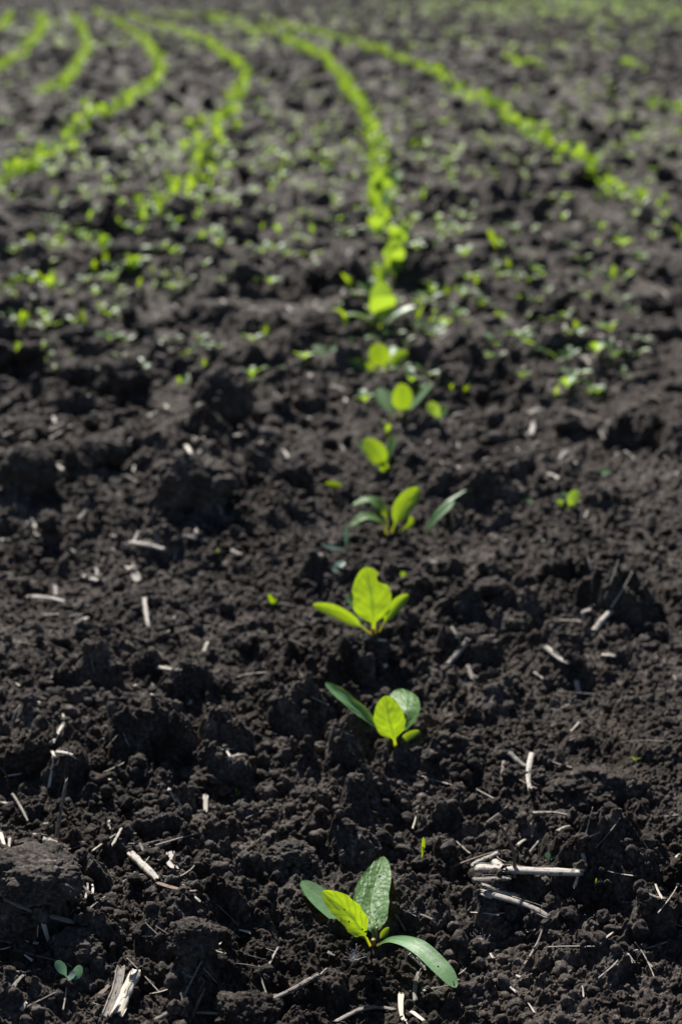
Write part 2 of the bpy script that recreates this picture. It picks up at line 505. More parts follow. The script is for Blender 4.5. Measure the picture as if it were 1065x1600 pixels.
clod(120, 1500, 90, 0.5, "rough clod above the tiny blue green weed in the left corner", 17)
clod(330, 1215, 100, 0.45, "pale topped clod left of the second seedling", 18, 5)
clod(765, 940, 60, 0.5, "small mound of soil on the right level with the third seedling", 19, 5)
protos = [clod_shape(5, 500 + k) for k in range(6)]
pm = []
for k, (V_, F_) in enumerate(protos):
    me_o = mesh_np("soil_clod", V_ * np.array([1, 0.9, 0.72]), F_, CLOD); pm.append(me_o.data)
    bpy.data.objects.remove(me_o)
n_ = 0
for _ in range(400):
    px, py = rng.uniform(0, 1065), rng.uniform(200, 820)
    if px > 470 and rng.random() > 0.18: continue
    if n_ >= 60: break
    if 540 < px < 680: continue
    g = gnd(px, py); d_ = math.hypot(g[1], HCAM)
    r = rng.uniform(16, 34) / FPX * d_ * rng.uniform(0.6, 1.0)
    o = bpy.data.objects.new("soil_clod", pm[rng.integers(6)])
    o.location = (g[0], g[1], g[2] + 0.25 * r); o.scale = (r, r, r); o.rotation_euler = (rng.uniform(-.3, .3), rng.uniform(-.3, .3), rng.uniform(0, 6.28))
    COL.objects.link(o)
    side = "left" if px < 540 else "right"
    band = "blurred far field" if py < 420 else "middle distance"
    tag(o, "plain dark soil clod in the %s, %s of the central row" % (band, side), "soil clod", "small clods in the %s %s" % (band, side))
    n_ += 1

# ------------------------------------------------------------------ leaves
def prof_true(t, pet=0.23):
    q = np.clip((t - pet) / (1 - pet), 0, 1)
    bl = np.clip(1 - np.abs((q - 0.52) / np.where(q < 0.52, 0.53, 0.48)) ** 2.1, 0, 1) ** 0.62
    bl = bl * np.clip(q / 0.22, 0, 1) ** 0.6
    return np.maximum(bl, 0.10 * np.clip((1 - t) * 4, 0, 1))
def prof_coty(t, pet=0.10):
    q = np.clip((t - pet) / (1 - pet), 0, 1)
    bl = np.clip(1 - np.abs((q - 0.62) / np.where(q < 0.62, 0.66, 0.38)) ** 2.2, 0, 1) ** 0.55
    return np.maximum(bl * (0.35 + 0.65 * np.clip(q / 0.45, 0, 1)), 0.16 * np.clip((1 - t) * 4, 0, 1))

def leaf(spine, nrm, width, prof=prof_true, nu=34, nv=15, cup=0.22, ripple=0.0, wav=0.0, seed=0, notch=None, twist=0.0):
    """leaf blade along a spine; nrm = direction the upper side faces"""
    s_ = np.linspace(0, 1, nu); t = 0.35 * s_ + 0.65 * (0.5 - 0.5 * np.cos(np.pi * s_))
    S = spline(spine, nu, t)
    T = norm(np.gradient(S, axis=0))
    Nn = np.asarray(nrm, float)
    if Nn.ndim == 1: Nn = np.repeat(Nn[None], nu, 0)
    else: Nn = spline(Nn, nu, t)
    Nn = norm(Nn - (Nn * T).sum(1, keepdims=True) * T)
    B = np.cross(T, Nn)
    wd = 0.5 * width * prof(t)
    v = np.linspace(-1, 1, nv)
    r_ = np.random.default_rng(seed)
    jag = 1 + wav * np.interp(t, np.linspace(0, 1, 14), r_.uniform(-1, 1, 14))
    jag2 = 1 + wav * np.interp(t, np.linspace(0, 1, 14), r_.uniform(-1, 1, 14))
    wl = wd[:, None] * np.where(v[None] < 0, jag[:, None], jag2[:, None])
    if notch:
        t0, dt, dep, sgn = notch
        cut = 1 - dep * np.exp(-((t - t0) / dt) ** 4)
        wl = wl * np.where(sgn * v[None] > 0, cut[:, None], 1)
    lift = cup * wl * v[None] ** 2
    TT, VV = np.meshgrid(t, v, indexing='ij')
    pu = (lift + ripple * width * (vnoise(TT * 7 + seed, VV * 2.4 + 3 * seed, seed) + 0.6 * vnoise(TT * 15, VV * 5 + seed, seed + 3)) * np.minimum(1, wl / (0.3 * width + 1e-9)))
    P = S[:, None] + B[:, None] * (wl * v[None])[..., None] + Nn[:, None] * pu[..., None]
    uv = np.stack([(VV + 1) / 2, TT], -1).reshape(-1, 2)
    return P.reshape(-1, 3), grid_faces(nu, nv), uv

def tube(P, r0, r1=None, n=24, k=8, seed=0, flat=1.0, up=(0, 0, 1), arc=None, ragged=0.0, ridge=0.0):
    """rod along points P; arc (radians) < 2 pi gives a split straw"""
    S = spline(P, n); T = norm(np.gradient(S, axis=0))
    u = np.asarray(up, float); Bn = norm(np.cross(T, u)); U = np.cross(Bn, T)
    r1 = r0 if r1 is None else r1
    t = np.linspace(0, 1, n)
    R = r0 + (r1 - r0) * t
    r_ = np.random.default_rng(seed)
    R = R * (1 + 0.14 * np.interp(t, np.linspace(0, 1, 9), r_.uniform(-1, 1, 9)))
    full = arc is None
    a = np.linspace(0, 2 * np.pi, k + 1) if full else np.linspace(-arc / 2, arc / 2, k + 1) + np.pi / 2
    A = np.repeat(a[None], n, 0)
    rad = R[:, None] * (1 + ridge * np.repeat(r_.uniform(-1, 1, k + 1)[None], n, 0))
    if full: rad[:, -1] = rad[:, 0]
    V = S[:, None] + Bn[:, None] * (rad * np.cos(A))[..., None] + U[:, None] * (rad * np.sin(A) * flat)[..., None]
    if ragged:
        sh0, sh1 = r_.uniform(0, ragged, k + 1), r_.uniform(0, ragged, k + 1)
        if full: sh0[-1], sh1[-1] = sh0[0], sh1[0]
        Lg = np.linalg.norm(S[-1] - S[0])
        V[0] += (S[-1] - S[0])[None] / Lg * sh0[:, None]; V[-1] -= (S[-1] - S[0])[None] / Lg * sh1[:, None]
    uv = np.stack(np.meshgrid(np.linspace(0, 1, k + 1), t, indexing='xy'), -1).reshape(-1, 2)
    F = grid_faces(n, k + 1)
    V = V.reshape(-1, 3)
    if full:  # end caps, slightly sunken
        c0, c1 = S[0] + T[0] * r0 * 0.3, S[-1] - T[-1] * r1 * 0.3
        m0 = len(V); V = np.vstack([V, c0, c1]); uv = np.vstack([uv, [0.5, 0], [0.5, 1]])
        i = np.arange(k)
        F = np.vstack([F, np.stack([np.full(k, m0), i + 1, i, i], 1)[:, [0, 1, 2, 2]], np.stack([np.full(k, m0 + 1), (n - 1) * (k + 1) + i, (n - 1) * (k + 1) + i + 1, (n - 1) * (k + 1) + i + 1], 1)])
    else:     # inner skin so the split straw has a wall
        V2 = (S[:, None] + (V.reshape(n, k + 1, 3) - S[:, None]) * 0.72).reshape(-1, 3)
        m0 = len(V); V = np.vstack([V, V2]); uv = np.vstack([uv, uv])
        F = np.vstack([F, F[:, ::-1] + m0])
        rim = []
        for i in range(n - 1):
            for j in (0, k):
                q = [i * (k + 1) + j, (i + 1) * (k + 1) + j]; rim.append([q[0], q[1], q[1] + m0, q[0] + m0])
        for j in range(k):
            for i in (0, n - 1):
                q = [i * (k + 1) + j, i * (k + 1) + j + 1]; rim.append([q[0], q[1], q[1] + m0, q[0] + m0])
        F = np.vstack([F, np.array(rim)])
    return V, F, uv

def no_degenerate(F):
    return F

# ---- the seven near seedlings, each leaf measured from the photograph
def hero(px, py, label, leaves, stem_h=0.004, extra=None):
    g = gnd(px, py)
    root = empty("beet_seedling", g)
    tag(root, label, "seedling")
    for k, L_ in enumerate(leaves):
        pts = np.array([at(a, b, g[1] + dy) for a, b, dy in L_["p"]]) - g
        kw = {q: L_[q] for q in ("cup", "ripple", "wav", "notch") if q in L_}
        V_, F_, U_ = leaf(pts, L_["n"], L_["w"], prof_coty if L_.get("c") else prof_true, nu=L_.get("nu", 44), nv=17, seed=k + int(px), **kw)
        m_ = Mb(); m_.add(V_, F_, U_)
        o = m_.build("seed_leaf" if L_.get("c") else "leaf", COTY if L_.get("c") else BEET, root)
        if L_.get("l"): o["label"] = L_["l"]
    V_, F_, U_ = tube([(0, 0, -0.012), (0.0003, 0, -0.002), (0, 0, stem_h)], 0.0015, 0.0010, 10, 8)
    m_ = Mb(); m_.add(V_, F_, U_); m_.build("stem", STEM, root)
    if extra: extra(root, g)
    return root

def extra1(root, g):
    for p, q, mname in (([(590, 1476, .001), (592, 1462, .003), (595, 1450, .006)], 0.0006, REDS), ([(587, 1476, .001), (588, 1462, .003), (588, 1448, .006)], 0.0008, STEM)):
        V_, F_, U_ = tube(np.array([at(a, b, g[1] + dy) for a, b, dy in p]) - g, q, q * 0.7, 8, 6)
        m_ = Mb(); m_.add(V_, F_, U_); m_.build("stem", mname, root)
    pts = np.array([at(a, b, g[1] + dy) for a, b, dy in [(590, 1472, .001), (598, 1461, .002), (608, 1449, .003)]]) - g
    V_, F_, U_ = leaf(pts, (-.3, -.8, .5), 0.0035, nu=14, nv=7)
    m_ = Mb(); m_.add(V_, F_, U_); m_.build("leaf", BEET, root)
    # black soil specks stuck on the right seed leaf and along the yellow leaf
    mm_ = Mb()
    r_ = np.random.default_rng(3)
    spots = [(662, 1490, -.0225, .0011), (684, 1510, -.0325, .0005), (708, 1534, -.0415, .0005), (571, 1456, -.0065, .0007), (574, 1462, -.006, .0009), (566, 1452, -.007, .0005), (545, 1440, -.0105, .0006), (531, 1431, -.0115, .0005), (538, 1421, -.0125, .0005)]
    for a, b, dy, s in spots:
        Vt, Ft = small_t[r_.integers(8)]
        mm_.add((Vt * s * np.array([1, .7, .7])) @ rotm(r_).T + at(a, b, g[1] + dy) - g, Ft)
    mm_.build("soil_specks", CLOD, root)

hero(583, 1478, "sharp foreground beet seedling with one yellow backlit leaf and a drooping right seed leaf", [
    dict(p=[(580, 1474, .001), (550, 1448, .011), (508, 1411, .024), (471, 1376, .036)], n=(.15, -.35, .92), w=.0118, c=1, cup=.12, ripple=.02),
    dict(p=[(579, 1480, -.001), (566, 1455, -.004), (541, 1425, -.009), (503, 1393, -.013)], n=(.55, -.75, .30), w=.0128, cup=.25, ripple=.07, wav=.09, l="yellow green backlit leaf with dark specks"),
    dict(p=[(584, 1478, .001), (583, 1450, .006), (580, 1405, .024), (599, 1338, .052)], n=(-.12, -.45, .9), w=.0182, cup=.16, ripple=.07, wav=.05, l="upright crinkled green leaf"),
    dict(p=[(586, 1478, -.001), (612, 1468, -.006), (650, 1478, -.018), (690, 1514, -.034), (712, 1543, -.044)], n=(.12, -.45, .9), w=.0092, c=1, cup=.12, ripple=.02, l="long drooping seed leaf with black specks"),
], extra=extra1)
hero(618, 1174, "second beet seedling from the front, with a round glowing leaf and long seed leaf", [
    dict(p=[(615, 1166, .001), (583, 1130, .004), (546, 1098, .009), (508, 1067, .018)], n=(.25, -.35, .9), w=.0095, c=1, cup=.25, ripple=.07),
    dict(p=[(619, 1172, -.001), (614, 1148, -.003), (607, 1120, -.002), (602, 1087, .001)], n=(.05, -.95, .3), w=.0185, cup=.18, ripple=.06, wav=.06),
    dict(p=[(620, 1170, .002), (632, 1135, .010), (634, 1106, .020), (616, 1079, .046)], n=(-.35, -.2, .95), w=.0185, cup=.2, ripple=.04),
    dict(p=[(626, 1162, .002), (634, 1153, .001), (655, 1142, .002)], n=(-.1, -.8, .5), w=.0052, cup=.2, nu=16),
])
hero(583, 992, "third beet seedling with a broad nicked glowing leaf between two narrow yellow leaves", [
    dict(p=[(584, 990, 0), (583, 966, -.001), (580, 930, .001), (571, 886, .006)], n=(.05, -.95, .25), w=.0265, cup=.12, ripple=.05, wav=.07, notch=(.83, .06, .45, 1)),
    dict(p=[(579, 990, 0), (557, 974, -.004), (522, 955, -.006), (488, 945, -.006)], n=(.1, -.9, .35), w=.0088, cup=.3, ripple=.02),
    dict(p=[(592, 988, 0), (604, 967, -.001), (621, 945, .001), (638, 929, .004)], n=(-.45, -.8, .15), w=.0085, cup=.5),
    dict(p=[(578, 984, .004), (556, 950, .014), (541, 930, .02)], n=(.2, -.2, .9), w=.008, c=1),
])
hero(608, 838, "fourth beet seedling with one tall yellow leaf and two arching blue green leaves", [
    dict(p=[(610, 836, 0), (620, 812, -.001), (634, 787, .002), (655, 762, .006)], n=(-.4, -.85, .15), w=.0165, cup=.3, ripple=.03),
    dict(p=[(606, 836, .002), (601, 802, .010), (578, 781, .016), (550, 789, .014)], n=(-.25, -.1, .95), w=.0115, cup=.2, ripple=.06),
    dict(p=[(605, 837, 0), (594, 815, -.002), (570, 807, -.005), (546, 822, -.010)], n=(-.2, -.25, .92), w=.0115, cup=.2, ripple=.06),
    dict(p=[(613, 836, .002), (640, 820, .004), (642, 806, .005)], n=(-.4, -.8, .2), w=.005, nu=16),
])
hero(604, 738, "fifth beet seedling with one oval yellow leaf and a thin pale leaf on its right", [
    dict(p=[(604, 737, 0), (597, 722, -.001), (585, 705, 0), (569, 686, .004)], n=(.35, -.85, .2), w=.0190, cup=.2, ripple=.02),
    dict(p=[(604, 737, .002), (606, 715, .006), (611, 697, .010), (616, 678, .016)], n=(-.5, -.3, .8), w=.0105, c=1),
    dict(p=[(603, 738, .001), (588, 720, .006), (572, 706, .012), (556, 690, .018)], n=(.4, -.2, .85), w=.009, c=1),
    dict(p=[(606, 739, -.001), (600, 731, -.003), (594, 722, -.004)], n=(.3, -.9, .1), w=.009, nu=16),
])
hero(622, 652, "sixth beet seedling with a round yellow leaf between two pale spreading seed leaves", [
    dict(p=[(623, 650, 0), (626, 638, -.001), (628, 620, 0), (627, 599, .003)], n=(.0, -.95, .2), w=.0210, cup=.15, ripple=.02),
    dict(p=[(621, 651, .002), (610, 638, .010), (600, 622, .022), (590, 605, .036)], n=(-.1, -.3, .9), w=.0165, c=1),
    dict(p=[(624, 651, .002), (642, 636, .006), (658, 617, .012), (676, 597, .018)], n=(-.4, -.3, .85), w=.0110, c=1),
])
hero(601, 582, "seventh beet seedling with an oval yellow leaf, white glint and long left leaf", [
    dict(p=[(600, 580, 0), (598, 568, -.001), (592, 555, 0), (586, 537, .004)], n=(.15, -.95, .2), w=.0255, cup=.15, ripple=.02),
    dict(p=[(602, 580, .002), (607, 565, .010), (611, 553, .022), (613, 541, .036)], n=(-.2, -.25, .95), w=.017, c=1),
    dict(p=[(603, 580, .0), (613, 569, .002), (624, 558, .006), (637, 550, .010)], n=(-.3, -.85, .3), w=.0150, cup=.2),
    dict(p=[(599, 582, 0), (583, 577, -.003), (562, 570, -.004), (540, 561, -.002)], n=(.1, -.85, .4), w=.0105, cup=.2),
])

# ---- the rows behind, from a few seedling kinds
def gen_leaf(az, el0, el1, length, width, prof, nu=11, nv=7, seed=0, cup=0.25):
    n = 6; P = [np.zeros(3)]
    for i in range(n - 1):
        e = math.radians(el0 + (el1 - el0) * i / (n - 2))
        P.append(P[-1] + length / (n - 1) * np.array([math.cos(az) * math.cos(e), math.sin(az) * math.cos(e), math.sin(e)]))
    nn = []
    for i in range(n):
        e = math.radians(el0 + (el1 - el0) * i / (n - 1))
        nn.append([-math.cos(az) * math.sin(e), -math.sin(az) * math.sin(e), math.cos(e)])
    return leaf(P, np.array(nn), width, prof, nu, nv, cup, seed=seed, ripple=0.02)

def copy_tree(o):
    c = o.copy(); COL.objects.link(c)
    for ch in o.children:
        d = ch.copy(); COL.objects.link(d); d.parent = c
    return c

beet_protos = []
for k in range(8):
    r_ = np.random.default_rng(900 + k)
    root = empty("beet_seedling", (0, 0, -5))
    az = r_.uniform(0, 6.28)
    for j in range(2):
        m_ = Mb(); m_.add(*gen_leaf(az + j * math.pi + r_.uniform(-.3, .3), 50, r_.uniform(-5, 30), r_.uniform(.030, .042), r_.uniform(.010, .013), prof_coty, seed=k * 7 + j)); m_.build("seed_leaf", ROWL, root)
    for j in range(r_.integers(2, 5)):
        m_ = Mb(); m_.add(*gen_leaf(az + 1.57 + j * 3.14 + r_.uniform(-.6, .6), r_.uniform(65, 85), r_.uniform(30, 75), r_.uniform(.034, .056), r_.uniform(.017, .026), prof_true, seed=k * 7 + j + 3)); m_.build("leaf", ROWL, root)
    beet_protos.append(root)

ROWS = {
 "centre": [(608, 505), (607, 470), (604, 420), (600, 370), (596, 320), (590, 262), (581, 215), (566, 175), (545, 142), (515, 105), (470, 76), (420, 55), (360, 40), (300, 29), (240, 21)],
 "right": [(1075, 372), (1000, 318), (960, 292), (920, 262), (870, 235), (820, 205), (760, 165), (720, 145), (670, 115), (620, 92), (560, 72), (500, 55), (440, 42), (380, 33), (320, 25)],
 "left": [(18, 535), (60, 472), (110, 430), (175, 385), (240, 348), (300, 272), (328, 215), (352, 182), (374, 150), (380, 120), (362, 97), (330, 75), (290, 56), (240, 39), (200, 27)],
 "second left": [(-20, 300), (50, 260), (100, 225), (150, 195), (200, 160), (238, 135), (249, 105), (236, 80), (210, 52), (170, 31), (150, 21)],
 "third left": [(62, 152), (98, 138), (122, 105), (136, 75), (130, 50), (110, 27)],
 "fourth left": [(-10, 118), (30, 90), (58, 62), (67, 42), (66, 25)],
 "fifth left": [(-6, 55), (12, 35), (18, 20)],
 "far right": [(1110, 182), (1040, 170), (1020, 164)],
 "far right back": [(845, 110), (825, 105), (790, 92)],
 "far right end": [(1005, 112), (975, 104)],
}
TEXT = {"centre": "bright blurred beet seedling in the central row behind the near seven seedlings",
 "right": "blurred beet seedling in the diagonal row curving up the right side",
 "left": "blurred beet seedling in the curved row just left of the central row",
 "second left": "blurred beet seedling in the bow shaped second row left of the centre",
 "third left": "blurred beet seedling in the third row left of the centre, far away",
 "fourth left": "blurred beet seedling in the fourth row left of the centre, at the edge",
 "fifth left": "blurred beet seedling in the outermost row at the top left corner",
 "far right": "blurred beet seedling in the short bright row at the right edge",
 "far right back": "blurred beet seedling in the faint far row right of the diagonal row",
 "far right end": "blurred beet seedling in the faint last row near the top right"}
cands = []
for name, pts in ROWS.items():
    G = np.array([at(a, b, 1.0) for a, b in pts])
    G = np.array([(ray(a, b) * (HCAM / -ray(a, b)[2]))[:2] for a, b in pts])
    S = spline(G, 1500)
    d = np.concatenate([[0], np.cumsum(np.linalg.norm(np.diff(S, axis=0), axis=1))])
    s = 0.0
    while s < d[-1]:
        i = min(np.searchsorted(d, s), len(S) - 1)
        jit = 0.008 + 0.0006 * S[i][1] + (0.018 if name == 'left' and S[i][1] < 4.6 else 0)
        thin = 1.5 if name.startswith('far right') and False or (name == 'right' and 2.72 < S[i][1] < 3.08) else 0.35 if name in ("left",) and S[i][1] < 4.6 else 0.0
        if rng.random() > thin * 0.45 + 0.06:
            cands.append((S[i][0] + rng.normal() * jit, S[i][1] + rng.normal() * jit, name))
        s += rng.uniform(0.026, 0.052) if S[i][1] > 2.8 else rng.uniform(0.08, 0.135)
cands.sort(key=lambda c: c[1])
print("row seedlings", len(cands))
far_mb = Mb()
simple = []
for pr in beet_protos:
    m_ = Mb()
    for ch in pr.children:
        me = ch.data; nv_ = len(me.vertices)
        Vv = np.empty(nv_ * 3, np.float32); me.vertices.foreach_get("co", Vv)
        m_.add(Vv.reshape(-1, 3), grid_faces(11, 7))
    simple.append((np.concatenate(m_.V), np.concatenate(m_.F)))
simple_me = []
for V_, F_ in simple:
    o = mesh_np("beet_seedling", V_, F_, ROWL, np.full((len(V_), 2), .4)); simple_me.append(o.data); bpy.data.objects.remove(o)
used = [False] * 8
for i, (x, y, name) in enumerate(cands):
    k = int(rng.integers(8)); z = H(x, y) - 0.001 + 0.006 * min(max(y - 1.8, 0), 2.5)
    sc = rng.uniform(0.85, 1.2) * (1.12 if y < 3.1 and name == 'centre' else 0.75 if name == 'left' and y < 4.6 else 0.72); rz = rng.uniform(0, 6.28)
    if i >= 290:
        V_, F_ = simple[k]; c, s_ = math.cos(rz), math.sin(rz)
        far_mb.add((V_ * sc) @ np.array([[c, -s_, 0], [s_, c, 0], [0, 0, 1]]).T + np.array([x, y, z]), F_)
        continue
    if y < 3.2:
        if not used[k]: o = beet_protos[k]; used[k] = True
        else: o = copy_tree(beet_protos[k])
    else:
        o = bpy.data.objects.new("beet_seedling", simple_me[k]); COL.objects.link(o)
    o.location = (x, y, z); o.rotation_euler = (0, 0, rz); o.scale = (sc, sc, sc)
    tag(o, TEXT[name], "seedling", "beet seedlings of the %s row" % name)
if far_mb.n:
    tag(far_mb.build("distant_seedlings", ROWL), "the farthest beet seedlings merging into thin green lines", "seedlings", kind="stuff")
for k in range(8):
    if not used[k]:
        for ch in list(beet_protos[k].children): bpy.data.objects.remove(ch)
        bpy.data.objects.remove(beet_protos[k])

# ------------------------------------------------------------------ weeds
weed_me = []
for k in range(10):
    r_ = np.random.default_rng(1300 + k); m_ = Mb(); az = r_.uniform(0, 6.28)
    nl = 2 if k < 5 else (4 if k < 8 else 3)
    for j in range(nl):
        ln = r_.uniform(.010, .018)
        if k >= 8: m_.add(*gen_leaf(az + j * 2.1, 80, r_.uniform(40, 80), ln * 1.35, 0.0042, prof_coty, 9, 5, seed=k + j))
        else: m_.add(*gen_leaf(az + j * 6.28 / nl + r_.uniform(-.2, .2), r_.uniform(35, 60), r_.uniform(-10, 15), ln, ln * r_.uniform(.4, .55), prof_coty, 9, 7, seed=k + j))
    m_.add(*tube([(0, 0, -0.018), (0, 0, 0.0)], .0006, .0006, 4, 5))
    o = m_.build("weed_seedling", WEED if k < 8 else GRAS); weed_me.append(o.data); bpy.data.objects.remove(o)
ZONES = [  # px, py, rx, ry, count, where
 (330, 250, 120, 90, 34, "in the faint row left of the centre"),
 (250, 370, 170, 90, 42, "among dark clods left of the centre"),
 (90, 455, 110, 70, 30, "in the pale leafy patch by the left edge"),
 (420, 350, 130, 100, 34, "between the left curved row and the centre row"),
 (500, 250, 110, 60, 30, "close left of the far centre row"),
 (640, 300, 90, 110, 24, "close right of the far centre row"),
 (840, 340, 220, 130, 44, "between the centre row and the right diagonal row"),
 (620, 480, 120, 60, 18, "around the middle of the centre row"),
 (850, 520, 220, 110, 36, "on the bare soil right of the centre row"),
 (250, 560, 240, 60, 14, "between the dark clods in the left middle"),
 (600, 620, 100, 90, 6, "next to the middle seedlings of the centre row"),
 (900, 200, 180, 70, 24, "far right beyond the diagonal row"),
 (130, 300, 140, 70, 24, "on the far left below the bow shaped row"),
]
wl = []
for (cx, cy, rx, ry, n, wh) in ZONES:
    for _ in range(int(n * 2.0)):
        a, r = rng.uniform(0, 6.28), math.sqrt(rng.random())
        px, py = cx + rx * r * math.cos(a), cy + ry * r * math.sin(a)
        if -30 < px < 1095: wl.append((px, py, wh))
wl.sort(key=lambda q: -q[1])
for px, py, wh in wl[:285]:
    g = gnd(px, py)
    o = bpy.data.objects.new("weed_seedling", weed_me[int(rng.integers(10)) if rng.random() < .5 else int(rng.integers(8))]); COL.objects.link(o)
    o.location = g + np.array([0, 0, .004 + (.007 if py < 420 else 0)]); s = rng.uniform(0.6, 1.5) * (1.12 if py < 420 else 0.95); o.scale = (s, s, s); o.rotation_euler = (rng.uniform(-.2, .2), rng.uniform(-.2, .2), rng.uniform(0, 6.28))
    tag(o, "tiny green weed seedling growing " + wh, "weed", "weeds " + wh)
# far green haze of weeds that nobody could count
mb = Mb()
def far_weeds(n, x0, x1, y0, y1, sc):
    for _ in range(n):
        px, py = rng.uniform(x0, x1), rng.uniform(y0, y1)
        d = ray(px, py); t = HCAM / -d[2]; x, y = d[0] * t, d[1] * t
        me = weed_me[int(rng.integers(8))]; nv_ = len(me.vertices); Vv = np.empty(nv_ * 3, np.float32); me.vertices.foreach_get("co", Vv)
        nf = len(me.polygons); lf = np.empty(len(me.loops), np.int32); me.loops.foreach_get("vertex_index", lf)
        s = sc * rng.uniform(.7, 1.4); rz = rng.uniform(0, 6.28); c, s_ = math.cos(rz), math.sin(rz)
        mb.add((Vv.reshape(-1, 3) * s) @ np.array([[c, -s_, 0], [s_, c, 0], [0, 0, 1]]).T + np.array([x, y, H(x, y)]), lf.reshape(nf, -1))
def bake(me, px, py, s):
    g = gnd(px, py)
    Vv = np.empty(len(me.vertices) * 3, np.float32); me.vertices.foreach_get("co", Vv)
    lf = np.empty(len(me.loops), np.int32); me.loops.foreach_get("vertex_index", lf)
    rz = rng.uniform(0, 6.28); c, s_ = math.cos(rz), math.sin(rz)
    mb.add((Vv.reshape(-1, 3) * s) @ np.array([[c, -s_, 0], [s_, c, 0], [0, 0, 1]]).T + g + np.array([0, 0, .010]), lf.reshape(len(me.polygons), -1))
for px, py, wh in wl[285:]:
    bake(weed_me[int(rng.integers(10))], px, py, rng.uniform(0.75, 1.5))
far_weeds(1300, -100, 1165, 60, 260, 1.2)
far_weeds(2600, -150, 1200, 4, 75, 2.1)
for _ in range(1500):
    px, py = rng.normal(930, 160), abs(rng.normal(0, 16)) + 1
    d = ray(px, py)
    if d[2] > -0.012: continue
    bake(weed_me[int(rng.integers(8))], px, py, rng.uniform(1.8, 3.2))
tag(mb.build("distant_weeds", WEED), "sea of small weeds greening the blurred far field", "weeds", kind="stuff")

# individual weeds one can point to
def weed_px(base, leaves, label, mat=None, w=.006, name="weed_seedling", cat="weed"):
    g = gnd(*base); root = empty(name, g); tag(root, label, cat)
    for L_ in leaves:
        pts = np.array([at(a, b, g[1] + dy) for a, b, dy in L_[0]]) - g
        V_, F_, U_ = leaf(pts, L_[1], L_[2], prof_coty, 16, 9, 0.15, seed=len(label))
        m_ = Mb(); m_.add(V_, F_, U_); m_.build("leaf", mat or WEED, root)
    m_ = Mb(); m_.add(*tube([(0, 0, -.006), (0, 0, .002)], .0005, .0004, 6, 6)); m_.build("stem", STEM, root)
BLUE = leaf_material("blue_green_leaf", (0.13, 0.20, 0.165), (0.2, 0.4, 0.2), 0.25, 0.4, False, None)
weed_px((104, 1528), [([(104, 1526, -.004), (98, 1515, -.004), (87, 1502, -.003)], (.1, -.5, .85), .0046), ([(104, 1527, -.004), (109, 1526, -.006), (119, 1522, -.008)], (.1, -.5, .85), .0042), ([(105, 1526, -.003), (118, 1524, -.002), (126, 1508, .000)], (.2, -.8, .5), .0046)], "tiny blue green three leaved weed in the bottom left corner", BLUE)
weed_px((857, 1342), [([(857, 1344, 0), (862, 1339, .001), (863, 1330, .004)], (-.1, -.4, .9), .0040), ([(857, 1344, -.001), (855, 1338, .0), (853, 1332, .001)], (.1, -.4, .9), .0035)], "single pale mint weed leaf on the soil right of the standing dark stem", BLUE)
weed_px((886, 795), [([(886, 794, 0), (878, 788, -.002), (868, 783, -.004)], (.1, -.7, .6), .006), ([(888, 794, 0), (893, 782, .0), (901, 766, .003)], (-.3, -.9, .2), .010), ([(887, 794, .003), (883, 780, .01), (879, 768, .018)], (.1, -.2, .95), .008)], "lone bright green three leaved weed on bare soil in the right middle")
weed_px((525, 762), [([(540, 760, 0), (525, 758, -.004), (508, 756, -.006)], (0, -.75, .6), .0065)], "flat yellow green leaf lying left of the fifth seedling", GRAS)
weed_px((682, 655), [([(686, 656, 0), (680, 642, 0), (668, 630, .003)], (.3, -.9, .2), .012), ([(687, 656, .003), (692, 645, .008), (694, 632, .014)], (-.4, -.3, .85), .010)], "two leaved yellow green seedling close right of the sixth seedling", ROWL)
weed_px((662, 834), [([(662, 834, 0), (683, 806, .006), (709, 782, .014)], (-.3, -.3, .9), .0105), ([(650, 842, 0), (690, 792, .012), (728, 765, .030)], (-.4, -.2, .9), .004)], "long grey green leaf leaning right beside the fourth seedling", COTY)
weed_px((540, 858), [([(541, 856, 0), (541, 840, .002), (543, 820, .004)], (-.5, -.6, .6), .004), ([(540, 858, 0), (522, 856, -.004), (502, 851, -.006)], (0, -.4, .9), .005)], "thin dark green sprawling weed left of the fourth seedling", BLUE)
weed_px((530, 890), [([(530, 888, 0), (528, 884, .0), (537, 878, .006)], (0, -.4, .9), .007), ([(530, 890, 0), (526, 890, -.002), (518, 889, -.003)], (0, -.4, .9), .007)], "pale two leaved weed just above the left leaf of the third seedling", BLUE)
weed_px((935, 742), [([(935, 745, 0), (940, 738, .002), (952, 736, .005)], (0, -.4, .9), .009), ([(933, 745, 0), (926, 740, .002), (922, 746, -.003)], (0, -.4, .9), .008)], "pale mint weed on bare soil above the lone bright green weed", WEED)
weed_px((815, 785), [([(815, 787, 0), (822, 783, .002), (830, 781, .005)], (0, -.4, .9), .009), ([(814, 787, 0), (808, 782, .004), (801, 779, .006)], (0, -.4, .9), .009), ([(815, 789, 0), (824, 796, -.008), (833, 799, -.012)], (0, -.4, .9), .008)], "pale silvery weed left of the lone bright green weed", WEED)
weed_px((510, 552), [([(512, 552, 0), (503, 546, .004), (488, 540, .010)], (0, -.4, .9), .014), ([(513, 552, 0), (522, 545, .006), (533, 540, .014)], (0, -.4, .9), .013), ([(512, 553, 0), (504, 553, -.008), (494, 554, -.014)], (0, -.4, .9), .012)], "pale rosette weed left of the seventh seedling", WEED)
weed_px((670, 515), [([(670, 516, 0), (660, 508, .006), (650, 503, .012)], (.1, -.6, .7), .013), ([(671, 516, 0), (682, 510, .008), (692, 502, .02)], (0, -.3, .9), .014), ([(671, 517, 0), (676, 518, -.01), (684, 521, -.02)], (0, -.3, .9), .012)], "leafy pale weed right of the centre row above the seventh seedling", WEED)
